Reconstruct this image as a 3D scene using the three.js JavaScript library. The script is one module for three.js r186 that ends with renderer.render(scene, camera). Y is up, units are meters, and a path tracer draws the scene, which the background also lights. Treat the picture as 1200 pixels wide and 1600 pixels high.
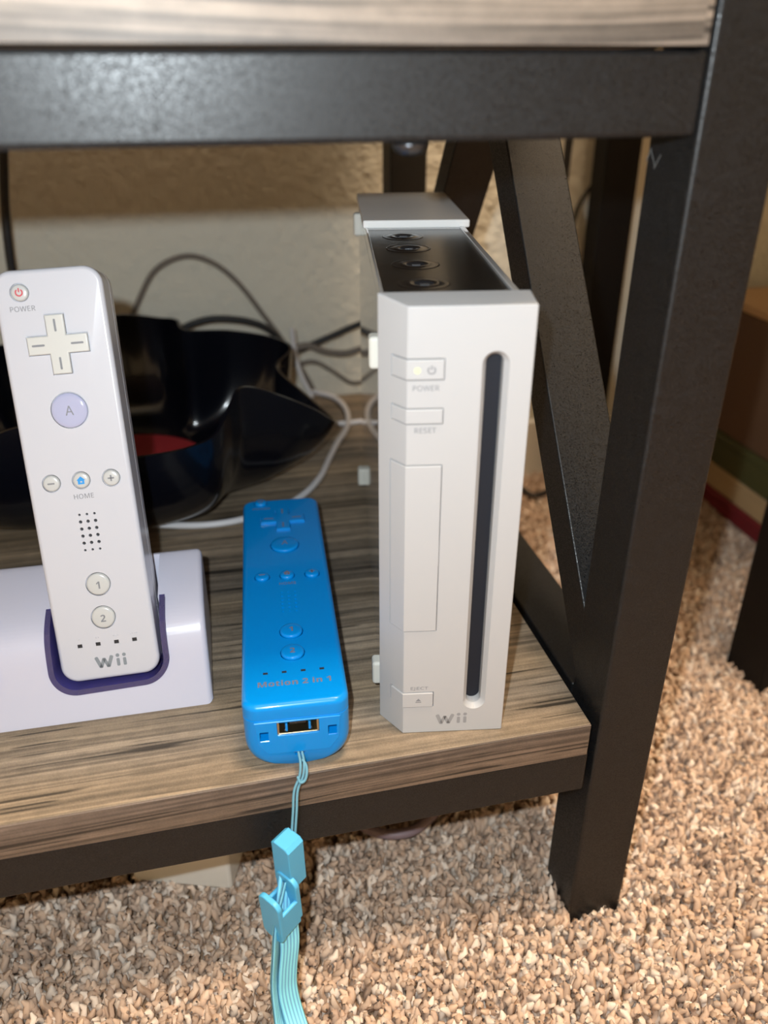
import * as THREE from 'three';
import { RoundedBoxGeometry } from 'three/addons/geometries/RoundedBoxGeometry.js';
import { ConvexGeometry } from 'three/addons/geometries/ConvexGeometry.js';
import { FontLoader } from 'three/addons/loaders/FontLoader.js';
import { TextGeometry } from 'three/addons/geometries/TextGeometry.js';
import { mergeGeometries, mergeVertices } from 'three/addons/utils/BufferGeometryUtils.js';
import { RectAreaLightUniformsLib } from 'three/addons/lights/RectAreaLightUniformsLib.js';
import { Brush, Evaluator, SUBTRACTION, INTERSECTION } from 'three-bvh-csg';

// ---------------------------------------------------------------- camera, light, exposure
const scene = new THREE.Scene();
const camera = new THREE.PerspectiveCamera(64.44, 1200 / 1600, 0.01, 30);
camera.rotation.order = 'YXZ';
camera.position.set(-0.1243, 0.2125, 0.2028);
camera.rotation.set(-0.4993, -0.2236, -0.0024);
camera.focus = 0.30;
camera.userData.fStop = 7.2;
scene.add(camera);
scene.background = new THREE.Color(0x000000);
const renderer = new THREE.WebGLRenderer({ antialias: true });
renderer.setSize(1200, 1600);
renderer.toneMapping = THREE.LinearToneMapping;
renderer.toneMappingExposure = 1.0;
renderer.shadowMap.enabled = true;
RectAreaLightUniformsLib.init();
// the phone's own flash, beside the lens
const flash = new THREE.PointLight(new THREE.Color(0.84, 0.94, 1.0), 0.318, 0, 2);
flash.position.set(-0.141, 0.2345, 0.199);
flash.castShadow = true;
flash.shadow.radius = 0.15;
scene.add(flash);
const LAMP_POS = [0.25, 2.27, 0.16], LAMP_POWER = 85, LAMP_COLOR = [1.0, 0.77, 0.54];

// ---------------------------------------------------------------- helpers
const used = {};
function numbered(n) { const k = used[n] = (used[n] ?? -1) + 1; return k ? `${n}_${String(k).padStart(3, '0')}` : n; }
function shade(o) { o.castShadow = o.receiveShadow = true; return o; }
function thing(name, label, category, pos = [0, 0, 0], group) {
  const o = new THREE.Group(); o.name = numbered(name); o.position.set(...pos);
  o.userData = { label, category }; if (group) o.userData.group = group;
  scene.add(o); return o;
}
function part(name, geo, mat, parent, label) {
  const m = shade(new THREE.Mesh(geo, mat)); m.name = name; parent.add(m);
  if (label) m.userData.label = label; return m;
}
function struct(name, geo, mat) { const m = shade(new THREE.Mesh(geo, mat)); m.name = name; m.userData.kind = 'structure'; scene.add(m); return m; }
function lone(name, geo, mat, label, category, group) {
  const m = shade(new THREE.Mesh(geo, mat)); m.name = numbered(name); m.userData = { label, category }; if (group) m.userData.group = group;
  geo.computeBoundingBox(); const c = geo.boundingBox.getCenter(new THREE.Vector3()); const b = geo.boundingBox.min.y;
  geo.translate(-c.x, -b, -c.z); m.position.set(c.x, b, c.z); scene.add(m); return m;
}
let seed = 7; const rnd = () => { seed = (seed * 1664525 + 1013904223) >>> 0; return seed / 4294967296; };
function hash2(x, y) { let h = Math.imul(x, 374761393) + Math.imul(y, 668265263) | 0; h = Math.imul(h ^ (h >>> 13), 1274126177); return ((h ^ (h >>> 16)) >>> 0) / 4294967296; }
function vnoise(x, y, px = 1e9, py = 1e9) {
  const xi = Math.floor(x), yi = Math.floor(y), fx = x - xi, fy = y - yi, s = t => t * t * (3 - 2 * t), m = (a, b) => ((a % b) + b) % b;
  const a = hash2(m(xi, px), m(yi, py)), b = hash2(m(xi + 1, px), m(yi, py)), c = hash2(m(xi, px), m(yi + 1, py)), d = hash2(m(xi + 1, px), m(yi + 1, py));
  const u = s(fx), v = s(fy); return a + (b - a) * u + (c - a) * v + (a - b - c + d) * u * v;
}
function tex(w, h, fn, srgb, sx, sy) {       // fn(x, y) -> [r, g, b] 0..1 ; sx, sy: metres the tile covers
  const a = new Uint8Array(w * h * 4);
  for (let y = 0; y < h; y++) for (let x = 0; x < w; x++) {
    const c = fn(x, y), i = (y * w + x) * 4;
    for (let k = 0; k < 3; k++) a[i + k] = Math.max(0, Math.min(255, Math.round(c[k] * 255))); a[i + 3] = 255;
  }
  const t = new THREE.DataTexture(a, w, h); t.wrapS = t.wrapT = THREE.RepeatWrapping; t.magFilter = THREE.LinearFilter; t.minFilter = THREE.LinearMipmapLinearFilter; t.generateMipmaps = true;
  if (srgb) t.colorSpace = THREE.SRGBColorSpace; t.repeat.set(1 / sx, 1 / sy); t.needsUpdate = true; return t;
}
function boxUV(g) {                            // uv in metres by the face's main axis
  if (g.index) g = g.toNonIndexed(); const p = g.attributes.position, uv = new Float32Array(p.count * 2);
  const A = new THREE.Vector3(), B = new THREE.Vector3(), C = new THREE.Vector3();
  for (let i = 0; i < p.count; i += 3) {
    A.fromBufferAttribute(p, i); B.fromBufferAttribute(p, i + 1); C.fromBufferAttribute(p, i + 2);
    const n = B.clone().sub(A).cross(C.clone().sub(A)); const ax = Math.abs(n.x), ay = Math.abs(n.y), az = Math.abs(n.z);
    [A, B, C].forEach((v, k) => { const [u, w] = ay >= ax && ay >= az ? [v.x, v.z] : az >= ax ? [v.x, v.y] : [v.z, v.y]; uv[(i + k) * 2] = u; uv[(i + k) * 2 + 1] = w; });
  }
  g.setAttribute('uv', new THREE.BufferAttribute(uv, 2)); return g;
}
function box(x0, x1, y0, y1, z0, z1, r = 0.0008) {
  const g = new RoundedBoxGeometry(x1 - x0, y1 - y0, z1 - z0, 2, r); g.translate((x0 + x1) / 2, (y0 + y1) / 2, (z0 + z1) / 2); return boxUV(g);
}
function tube(pts, r, seg = 0, radial = 8) {
  const c = new THREE.CatmullRomCurve3(pts.map(p => new THREE.Vector3(...p)), false, 'centripetal');
  const g = new THREE.TubeGeometry(c, seg || pts.length * 10, r, radial);
  const caps = [0, 1].map(t => { const s = new THREE.SphereGeometry(r * 0.99, 8, 6); s.translate(...c.getPoint(t).toArray()); return s; });
  return mergeGeometries([g, ...caps]);
}
const evaluator = new Evaluator(); evaluator.useGroups = false; evaluator.attributes = ['position', 'normal', 'uv'];
function brush(g) {
  g = g.index ? g : mergeVertices(g); for (const k of Object.keys(g.attributes)) if (!['position', 'normal', 'uv'].includes(k)) g.deleteAttribute(k);
  if (!g.attributes.uv) g.setAttribute('uv', new THREE.BufferAttribute(new Float32Array(g.attributes.position.count * 2), 2));
  g.clearGroups(); const b = new Brush(g); b.updateMatrixWorld(); return b;
}
function csg(a, b, op) { return evaluator.evaluate(brush(a), brush(b), op).geometry; }
function crease(g, a = 0.5) {                    // area-weighted normals, split where faces meet at more than a radians
  const src = (g.index ? g.toNonIndexed() : g).attributes.position, n = src.count, cosA = Math.cos(a), F = [], at = new Map(), keep = [];
  const A = new THREE.Vector3(), B = new THREE.Vector3(), C = new THREE.Vector3();
  for (let i = 0; i < n; i += 3) {
    A.fromBufferAttribute(src, i); B.fromBufferAttribute(src, i + 1); C.fromBufferAttribute(src, i + 2);
    const v = B.clone().sub(A).cross(C.clone().sub(A)), l = v.length(); if (l < 1e-15) continue;
    const f = F.length; F.push({ v, u: v.clone().divideScalar(l) }); keep.push(i);
    for (const p of [A, B, C]) { const k = `${Math.round(p.x * 2e6)},${Math.round(p.y * 2e6)},${Math.round(p.z * 2e6)}`; if (!at.has(k)) at.set(k, []); at.get(k).push(f); }
  }
  const pos = new Float32Array(keep.length * 9), nrm = new Float32Array(keep.length * 9);
  keep.forEach((i, f) => { for (let k = 0; k < 3; k++) {
    A.fromBufferAttribute(src, i + k); const sum = new THREE.Vector3();
    for (const o of at.get(`${Math.round(A.x * 2e6)},${Math.round(A.y * 2e6)},${Math.round(A.z * 2e6)}`)) if (F[o].u.dot(F[f].u) > cosA) sum.add(F[o].v);
    sum.normalize(); pos.set([A.x, A.y, A.z], (f * 3 + k) * 3); nrm.set([sum.x, sum.y, sum.z], (f * 3 + k) * 3);
  } });
  const m = new THREE.BufferGeometry(); m.setAttribute('position', new THREE.BufferAttribute(pos, 3)); m.setAttribute('normal', new THREE.BufferAttribute(nrm, 3));
  m.setAttribute('uv', new THREE.BufferAttribute(new Float32Array(keep.length * 6), 2)); return m;
}
const font = await new FontLoader().loadAsync('fonts/droid/droid_sans_bold.typeface.json');
const fontR = await new FontLoader().loadAsync('fonts/droid/droid_sans_regular.typeface.json');
const PRINT = 0.00006;
function text(s, h, cx, cy, w, f = font) {       // flat print centred at cx, cy, h = cap height
  const g = new TextGeometry(s, { font: f, size: h, depth: PRINT, curveSegments: 4 });
  g.computeBoundingBox(); const b = g.boundingBox, k = w ? w / (b.max.x - b.min.x) : 1;
  g.translate(-(b.min.x + b.max.x) / 2, -(b.min.y + b.max.y) / 2, 0); g.scale(k, 1, 1); g.translate(cx, cy, 0); return g;
}
function flat(shape, cx = 0, cy = 0, depth = PRINT) { const g = new THREE.ExtrudeGeometry(shape, { depth, bevelEnabled: false, curveSegments: 10 }); g.translate(cx, cy, 0); return g; }
const poly = pts => new THREE.Shape(pts.map(p => new THREE.Vector2(...p)));
function rrect(w, h, r) { const s = new THREE.Shape(), x = w / 2, y = h / 2; s.moveTo(-x + r, -y); s.lineTo(x - r, -y); s.absarc(x - r, -y + r, r, -Math.PI / 2, 0); s.lineTo(x, y - r); s.absarc(x - r, y - r, r, 0, Math.PI / 2); s.lineTo(-x + r, y); s.absarc(-x + r, y - r, r, Math.PI / 2, Math.PI); s.lineTo(-x, -y + r); s.absarc(-x + r, -y + r, r, Math.PI, 1.5 * Math.PI); return s; }
function wiiLogo(w, cx, cy) {                      // the four rounded letters' strokes: W, i, i
  const k = w / 11.2, L = [];
  const bar = (x0, y0, x1, y1, t) => { const dx = x1 - x0, dy = y1 - y0, l = Math.hypot(dx, dy); const s = rrect(t, l + t * 0.4, t * 0.35); const g = flat(s); g.rotateZ(Math.atan2(dy, dx) - Math.PI / 2); g.translate((x0 + x1) / 2, (y0 + y1) / 2, 0); L.push(g.scale(k, k, 1)); };
  bar(-5.0, 2.1, -3.6, -1.7, 1.3); bar(-3.6, -1.7, -2.3, 1.4, 1.2); bar(-2.3, 1.4, -1.0, -1.7, 1.2); bar(-1.0, -1.7, 0.5, 2.1, 1.3);
  for (const x of [2.6, 4.9]) { bar(x, -1.75, x, 0.75, 1.15); const g = new THREE.CylinderGeometry(0.68, 0.68, PRINT, 20).rotateX(Math.PI / 2).translate(x, 2.1, PRINT / 2); L.push(g.scale(k, k, 1)); }
  L.forEach(g => g.translate(cx, cy, 0)); return mergeGeometries(L.map(g => g.index ? g.toNonIndexed() : g));
}
function powerIcon(r, cx, cy) {
  const s = new THREE.Shape(), a0 = Math.PI / 2 + 0.6, a1 = Math.PI * 2.5 - 0.6; s.absarc(0, 0, r, a0, a1, false); s.absarc(0, 0, r * 0.66, a1, a0, true);
  const g = flat(s), b = flat(rrect(r * 0.32, r * 1.05, r * 0.1)); b.translate(0, r * 0.62, 0);
  const m = mergeGeometries([g, b].map(q => q.index ? q.toNonIndexed() : q)); m.translate(cx, cy, 0); return m;
}

// ---------------------------------------------------------------- textures and materials
const S = (r, g, b) => new THREE.Color().setRGB(r / 255, g / 255, b / 255, THREE.SRGBColorSpace);
const phys = o => new THREE.MeshPhysicalMaterial({ side: THREE.DoubleSide, ...o });
function woodTexture(w, h, sx, sy, base, contrast, seedY) {
  return tex(w, h, (x, y) => {
    const X = x / w * sx, Y = y / h * sy;                      // metres, grain along X
    const warp = (vnoise(X * 5, Y * 12 + seedY) - 0.5) * 0.006 + (vnoise(X * 26, Y * 50 + seedY) - 0.5) * 0.0009;
    const yy = Y + warp;
    const broad = vnoise(X * 1.6, yy * 38 + seedY) - 0.5, mid = vnoise(X * 3.5, yy * 230 + seedY) - 0.5, fine = vnoise(X * 9, yy * 820 + seedY) - 0.5, thin = vnoise(X * 34, yy * 1700 + seedY) - 0.5, grit = hash2(x, y) - 0.5;
    let k = 1 + contrast * (0.20 * broad + 0.20 * mid + 0.30 * fine + 0.20 * thin + 0.10 * grit);
    const zone = vnoise(X * 4, yy * 60 + seedY + 40), line = vnoise(X * 10 + 8, yy * 560 + seedY + 90), tone = vnoise(X * 60, yy * 300 + 5);
    const crack = Math.max(0, line - 0.82) * 9 * Math.max(0, zone - 0.38) * 3.6; k *= 1 - Math.min(0.66, crack) * (0.45 + 0.55 * tone);
    const zone2 = vnoise(X * 9 + 31, yy * 110 + seedY), line2 = vnoise(X * 26 + 3, yy * 1050 + seedY + 17); k *= 1 - Math.min(0.5, Math.max(0, line2 - 0.78) * 5 * Math.max(0, zone2 - 0.40) * 3.2);
    k *= 0.97 + 0.10 * (vnoise(X * 260, yy * 420 + 7) - 0.5);
    const warm = (vnoise(X * 2.5, yy * 60 + seedY + 11) - 0.5) * 0.10;
    return [base[0] * k * (1 + warm * 0.5), base[1] * k, base[2] * k * (1 - warm)];
  }, true, sx, sy);
}
const shelfTop = woodTexture(2048, 1024, 0.62, 0.37, [0.51, 0.455, 0.39], 1.3, 3.3);
const edgeTex = woodTexture(2048, 256, 0.62, 0.036, [0.42, 0.365, 0.325], 1.7, 21.7);
const upperEdgeTex = woodTexture(2048, 256, 0.45, 0.036, [0.485, 0.435, 0.385], 1.35, 57.1);
const metalTex = tex(512, 512, (x, y) => { const a = hash2(x, y), b = vnoise(x / 2.3, y / 2.3, 223, 223), c = vnoise(x / 24, y / 24, 21, 21); let k = 0.062 + 0.06 * (b - 0.5) + 0.02 * (c - 0.5); if (a > 0.988) k += 0.16 * hash2(y + 7, x); else if (b > 0.86) k += 0.04; return [k * 0.95, k, k * 1.10]; }, true, 0.06, 0.06);
const flakeTex = tex(512, 512, (x, y) => { const v = 0.49 + 0.50 * (vnoise(x / 2.1, y / 2.1, 244, 244) - 0.5) + (hash2(x, y + 9) > 0.985 ? -0.2 : 0); return [v, v, v]; }, false, 0.06, 0.06);
const metalBump = tex(512, 512, (x, y) => { const v = 0.55 * vnoise(x / 3.1, y / 3.1, 165, 165) + 0.45 * vnoise(x / 6, y / 6, 85, 85); return [v, v, v]; }, false, 0.06, 0.06);
const wallBump = tex(1024, 1024, (x, y) => { const v = Math.pow(vnoise(x / 26, y / 34, 39, 30), 2) * 0.65 + 0.35 * vnoise(x / 11, y / 11, 93, 93); return [v, v, v]; }, false, 0.20, 0.20);
const webbing = tex(256, 256, (x, y) => { const r = (x % 32) / 32, d = Math.abs(Math.sin((y / 256) * Math.PI * 32 + (r < 0.5 ? 1 : -1) * r * 3)); const k = 0.62 + 0.30 * Math.sin(r * Math.PI) + 0.14 * d; return [0.60 * k, 0.95 * k, 1.12 * k]; }, true, 0.011, 0.011);

const M = {
  metal: phys({ map: metalTex, bumpMap: metalBump, bumpScale: 0.00001, roughnessMap: flakeTex, roughness: 1, ior: 1.5 }),
  shelf: phys({ map: shelfTop, roughness: 0.5 }),
  edge: phys({ map: edgeTex, roughness: 0.55 }),
  upperEdge: phys({ map: upperEdgeTex, roughness: 0.55 }),
  wall: phys({ color: S(226, 222, 207), bumpMap: wallBump, bumpScale: 0.0012, roughness: 0.9 }),
  trim: phys({ color: S(225, 222, 214), roughness: 0.5 }),
  ceiling: phys({ color: S(238, 235, 228), roughness: 0.95 }),
  floor: phys({ color: S(150, 120, 92), roughness: 1 }),
  white: phys({ color: S(184, 184, 185), roughness: 0.38 }),
  whiteGloss: phys({ color: S(206, 206, 213), roughness: 0.3, clearcoat: 0.5, clearcoatRoughness: 0.12 }),
  coverWhite: phys({ color: S(236, 235, 233), roughness: 0.42, specularIntensity: 0.6 }),
  caseGloss: phys({ color: S(205, 205, 205), roughness: 0.12, clearcoat: 1, clearcoatRoughness: 0.03 }),
  dock: phys({ color: S(206, 205, 220), roughness: 0.32, clearcoat: 0.3, clearcoatRoughness: 0.15 }),
  purple: phys({ color: S(186, 174, 252), roughness: 0.05, transmission: 0.85, thickness: 0.002, ior: 1.49, attenuationColor: S(105, 85, 228), attenuationDistance: 0.003 }),
  button: phys({ color: S(204, 204, 202), roughness: 0.25, clearcoat: 0.6, clearcoatRoughness: 0.08 }),
  cream: phys({ color: S(211, 210, 205), roughness: 0.3, clearcoat: 0.4 }),
  clearA: phys({ color: S(184, 187, 216), roughness: 0.08, clearcoat: 1, clearcoatRoughness: 0.03 }),
  ink: phys({ color: S(132, 133, 138), roughness: 0.6 }),
  inkGrey: phys({ color: S(110, 110, 108), roughness: 0.7 }),
  inkBlue: phys({ color: S(40, 150, 225), roughness: 0.5 }),
  inkRed: phys({ color: S(205, 60, 75), roughness: 0.5 }),
  silver: phys({ color: S(150, 160, 170), roughness: 0.35, metalness: 0.3 }),
  logoGrey: phys({ color: S(150, 150, 152), roughness: 0.5 }),
  dark: phys({ color: S(40, 40, 44), roughness: 0.5 }),
  black: phys({ color: S(22, 22, 24), roughness: 0.3, clearcoat: 0.4, clearcoatRoughness: 0.15 }),
  slot: phys({ color: S(19, 22, 32), roughness: 0.75 }),
  panel: phys({ map: tex(512, 512, (x, y) => { const a = hash2(x * 3, y), c = vnoise(x / 40, y / 40, 13, 13); let k = 0.085 + 0.05 * c; if (a > 0.985) k += 0.22 * hash2(y, x); return [k, k, k * 0.97]; }, true, 0.05, 0.05), roughness: 0.32, clearcoat: 0.3, clearcoatRoughness: 0.2 }),
  vinyl: phys({ color: S(9, 11, 19), roughness: 0.22, clearcoat: 0.35, clearcoatRoughness: 0.1, specularIntensity: 0.7 }),
  label: phys({ color: S(170, 40, 48), roughness: 0.6 }),
  blue: phys({ color: S(0, 136, 218), roughness: 0.3, specularIntensity: 0.45, clearcoat: 0.3, clearcoatRoughness: 0.06 }),
  blueDeep: phys({ color: S(6, 110, 180), roughness: 0.4 }),
  blueInk: phys({ color: S(112, 112, 128), roughness: 0.6 }),
  strapPlastic: phys({ color: S(84, 178, 222), roughness: 0.45 }),
  webbing: phys({ map: webbing, roughness: 0.9 }),
  cord: phys({ color: S(98, 150, 170), roughness: 0.8 }),
  gold: phys({ color: S(205, 185, 145), roughness: 0.3, metalness: 1 }),
  steel: phys({ color: S(90, 92, 96), roughness: 0.28, metalness: 0.9 }),
  rubber: phys({ color: S(208, 207, 198), roughness: 0.6 }),
  cableBlack: phys({ color: S(24, 24, 26), roughness: 0.5 }),
  cableGrey: phys({ color: S(120, 112, 104), roughness: 0.55 }),
  cableWhite: phys({ color: S(214, 212, 214), roughness: 0.45 }),
  cablePlum: phys({ color: S(130, 112, 118), roughness: 0.5 }),
  darkWood: phys({ color: S(13, 11, 11), roughness: 0.6, specularIntensity: 0.4 }),
  led: phys({ color: S(210, 212, 150), emissive: new THREE.Color(0.95, 0.95, 0.40), emissiveIntensity: 0.5, roughness: 0.4 }),
  lamp: phys({ color: S(255, 244, 225), emissive: new THREE.Color(...LAMP_COLOR), emissiveIntensity: 2.0 }),
  boxRed: phys({ color: S(120, 30, 38), roughness: 0.6 }), boxTan: phys({ color: S(186, 160, 120), roughness: 0.8 }),
  boxGreen: phys({ color: S(74, 76, 42), roughness: 0.6 }), boxBrown: phys({ color: S(98, 72, 52), roughness: 0.7 }), boxPale: phys({ color: S(196, 160, 118), roughness: 0.7 }),
};

// ---------------------------------------------------------------- the room
const FY = -0.1195, PILE = -0.1085, WZ = -0.425, CY = 2.30;
struct('floor', boxUV(new THREE.BoxGeometry(4.2, 0.06, 3.4).translate(0.4, FY - 0.03, 1.1)), M.floor);
struct('ceiling', boxUV(new THREE.BoxGeometry(4.2, 0.06, 3.4).translate(0.4, CY + 0.03, 1.1)), M.ceiling);
struct('wall_back', boxUV(new THREE.BoxGeometry(4.2, CY - FY + 0.1, 0.08).translate(0.4, (CY + FY) / 2, WZ - 0.04)), M.wall);
struct('wall_front', boxUV(new THREE.BoxGeometry(4.2, CY - FY + 0.1, 0.08).translate(0.4, (CY + FY) / 2, 2.74)), M.wall);
struct('wall_left', boxUV(new THREE.BoxGeometry(0.08, CY - FY + 0.1, 3.3).translate(-1.64, (CY + FY) / 2, 1.15)), M.wall);
struct('wall_right', boxUV(new THREE.BoxGeometry(0.08, CY - FY + 0.1, 3.3).translate(2.44, (CY + FY) / 2, 1.15)), M.wall);
struct('baseboard_back', box(-1.59, 2.39, FY, FY + 0.06, WZ, WZ + 0.01, 0.002), M.trim);
{ // carpet pile: curled yarn tufts nobody could count
  const variants = [];
  for (let v = 0; v < 6; v++) {
    const rad = 0.00095 + 0.00045 * rnd(), h = 0.0090 + 0.0035 * rnd(), bend = 0.0006 + 0.0021 * rnd(), curl = rnd() * 6;
    const pts = []; for (let k = 0; k <= 4; k++) { const t = k / 4; pts.push(new THREE.Vector3(Math.cos(curl) * bend * t * t * 1.4 + 0.0006 * Math.sin(k * 2.3), h * (t - 0.22 * t * t * t), Math.sin(curl) * bend * t * t + 0.0006 * Math.cos(k * 2.1))); }
    const g = new THREE.TubeGeometry(new THREE.CatmullRomCurve3(pts), 6, rad, 5); const p = g.attributes.position;
    for (let i = 0; i < p.count; i++) { const ring = Math.floor(i / 6), c = new THREE.CatmullRomCurve3(pts).getPoint(ring / 6), s = ring === 6 ? 0.35 : ring === 5 ? 1.05 : 0.8 + 0.5 * (ring / 6); p.setXYZ(i, c.x + (p.getX(i) - c.x) * s, c.y + (p.getY(i) - c.y) * s, c.z + (p.getZ(i) - c.z) * s); }
    g.computeVertexNormals(); variants.push(g);
  }
  const mat = phys({ color: 0xffffff, roughness: 0.9, sheen: 0.4, sheenRoughness: 0.4 });
  const spots = variants.map(() => []); const X0 = -0.75, X1 = 0.85, Z0 = -0.415, Z1 = 0.42, P = 0.0025;
  const nx = Math.round((X1 - X0) / P), nz = Math.round((Z1 - Z0) / P);
  for (let i = 0; i < nx; i++) for (let j = 0; j < nz; j++) spots[Math.floor(rnd() * 6)].push([X0 + (i + 0.5 + (rnd() - 0.5) * 1.1) * P, Z0 + (j + 0.5 + (rnd() - 0.5) * 1.1) * P]);
  const tones = [[0.585, 0.43, 0.32], [0.64, 0.49, 0.375], [0.51, 0.37, 0.275], [0.75, 0.635, 0.53], [0.60, 0.43, 0.31], [0.46, 0.33, 0.245]];
  const d = new THREE.Object3D(), col = new THREE.Color(); const pile = new THREE.Group(); pile.name = 'carpet_pile';
  pile.userData = { kind: 'stuff', label: 'tan and brown mottled twist pile carpet covering the floor', category: 'carpet' };
  variants.forEach((g, v) => {
    const im = shade(new THREE.InstancedMesh(g, mat, spots[v].length)); im.name = 'pile_tuft'; im.userData.kind = 'stuff';
    spots[v].forEach(([x, z], i) => {
      const patch = vnoise(x * 90 + 50, z * 90 + 50); d.position.set(x, FY, z); d.rotation.set((rnd() - 0.5) * 0.7, rnd() * 6.283, (rnd() - 0.5) * 0.7); const s = 0.85 + 0.4 * rnd(); d.scale.set(s * 1.15, s * (0.92 + 0.2 * patch), s * 1.15); d.updateMatrix(); im.setMatrixAt(i, d.matrix);
      const t = tones[Math.min(5, Math.floor(rnd() * 4.2 + patch * 1.9))], k = 0.88 + 0.24 * rnd(); col.setRGB(t[0] * k, t[1] * k, t[2] * k); im.setColorAt(i, col);
    }); pile.add(im);
  }); scene.add(pile);
}
{ // ceiling lamp, out of the picture
  const t = thing('ceiling_light', 'round white ceiling lamp with a warm glowing diffuser', 'lamp', [LAMP_POS[0], LAMP_POS[1], LAMP_POS[2]]);
  part('base_plate', new THREE.CylinderGeometry(0.30, 0.30, 0.012, 48).translate(0, 0.024, 0), M.trim, t);
  part('diffuser', new THREE.LatheGeometry([[0, -0.03], [0.13, -0.027], [0.23, -0.015], [0.275, 0.005], [0.275, 0.018], [0, 0.018]].map(p => new THREE.Vector2(...p)), 40), M.lamp, t);
  const l = new THREE.RectAreaLight(new THREE.Color(...LAMP_COLOR), LAMP_POWER, 0.48, 0.48); l.position.set(0, -0.036, 0); l.rotation.x = -Math.PI / 2; t.add(l);
}

// ---------------------------------------------------------------- the metal framed table
const LX = 0.0034, LW = 0.024, TOP = 0.46, BACK = -0.362;
{
  const t = thing('console_table', 'wood effect table with a black speckled metal frame and crossed side braces', 'table', [0, FY, 0]);
  const y = v => v - FY, leftX = -0.62;
  const mk = (n, g, m) => part(n, g.translate(0, -FY, 0), m, t);
  for (const [x0, z1] of [[LX, 0.0003], [LX, BACK + LW], [leftX - LW, 0.0003], [leftX - LW, BACK + LW]]) mk('leg', box(x0, x0 + LW, FY + 0.001, TOP, z1 - LW, z1, 0.0012), M.metal);
  // lower shelf with its edge band, on a rail
  const shelf = part('lower_shelf', box(leftX, 0.0002, -0.0150, 0, BACK, -0.0006, 0.0004).translate(0, -FY, 0), M.shelf, t);
  part('edge_band', box(leftX, 0.0002, -0.0150, -0.0002, -0.0007, 0, 0.0003).translate(0, -FY, 0), M.edge, shelf, 'brown wood grain edge band on the front of the lower shelf');
  mk('front_rail', box(leftX, 0.0012, -0.0341, -0.0150, -0.0215, -0.0005, 0.001), M.metal);
  mk('back_rail', box(leftX, 0.0012, -0.0341, -0.0150, BACK, BACK + 0.02, 0.001), M.metal);
  for (const x of [LX, leftX - LW]) mk('side_rail', box(x, x + LW, -0.0341, -0.001, BACK + LW, -LW, 0.001), M.metal);
  // upper shelf and its beam
  const up = part('upper_shelf', box(leftX, 0.0018, 0.2172, 0.2352, BACK, 0.0004, 0.0009).translate(0, -FY, 0), M.shelf, t);
  part('edge_band', box(leftX, 0.0018, 0.2172, 0.2352, 0.0004, 0.0010, 0.0003).translate(0, -FY, 0), M.upperEdge, up, 'pale wood grain edge band on the front of the upper shelf');
  mk('front_beam', box(leftX, 0.0034, 0.1972, 0.2165, -0.0195, -0.0004, 0.0016), M.metal);
  mk('back_beam', box(leftX, 0.0034, 0.1972, 0.2165, BACK, BACK + 0.0195, 0.0016), M.metal);
  mk('table_top', box(leftX - LW, LX + LW, TOP, TOP + 0.02, BACK - 0.002, 0.004, 0.001), M.shelf);
  // crossed braces in both side frames: a tilted bar, joined to the legs
  const brace = (x, za, ya, zb, yb, w) => { const l = Math.hypot(zb - za, yb - ya); const g = new RoundedBoxGeometry(LW - 0.0002, w, l, 2, 0.0008); const b = boxUV(g); b.rotateX(-Math.atan2(yb - ya, zb - za)); b.translate(x + LW / 2, (ya + yb) / 2, (za + zb) / 2); return b; };
  for (const x of [LX, leftX - LW]) {
    mk('cross_brace', brace(x, -0.0105, 0.0033, -0.330, 0.433, 0.018), M.metal);
    mk('cross_brace', brace(x + 0.0001, -0.3345, 0.0163, -0.018, 0.4425, 0.014), M.metal);
  }
  const legs = t.children.filter(c => c.name === 'leg'); part('scratch', mergeGeometries([[0.1912, -0.0225, 0.5, 0.004], [0.1905, -0.0200, -0.7, 0.005], [0.1898, -0.0175, 0.6, 0.0045]].map(([yy, zz, a, l]) => new THREE.BoxGeometry(0.0001, l, 0.00025).rotateX(a).translate(LX, yy - FY, zz))), M.inkGrey, legs[0], 'small pale scratch');
  const sc = new THREE.LatheGeometry([[0, -0.0034], [0.0018, -0.0033], [0.0034, -0.0026], [0.0044, -0.0012], [0.0046, 0], [0, 0]].map(p => new THREE.Vector2(...p)), 28);
  mk('bolt_head', sc.translate(-0.0698, 0.1972, -0.0075), M.steel);
}

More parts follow.
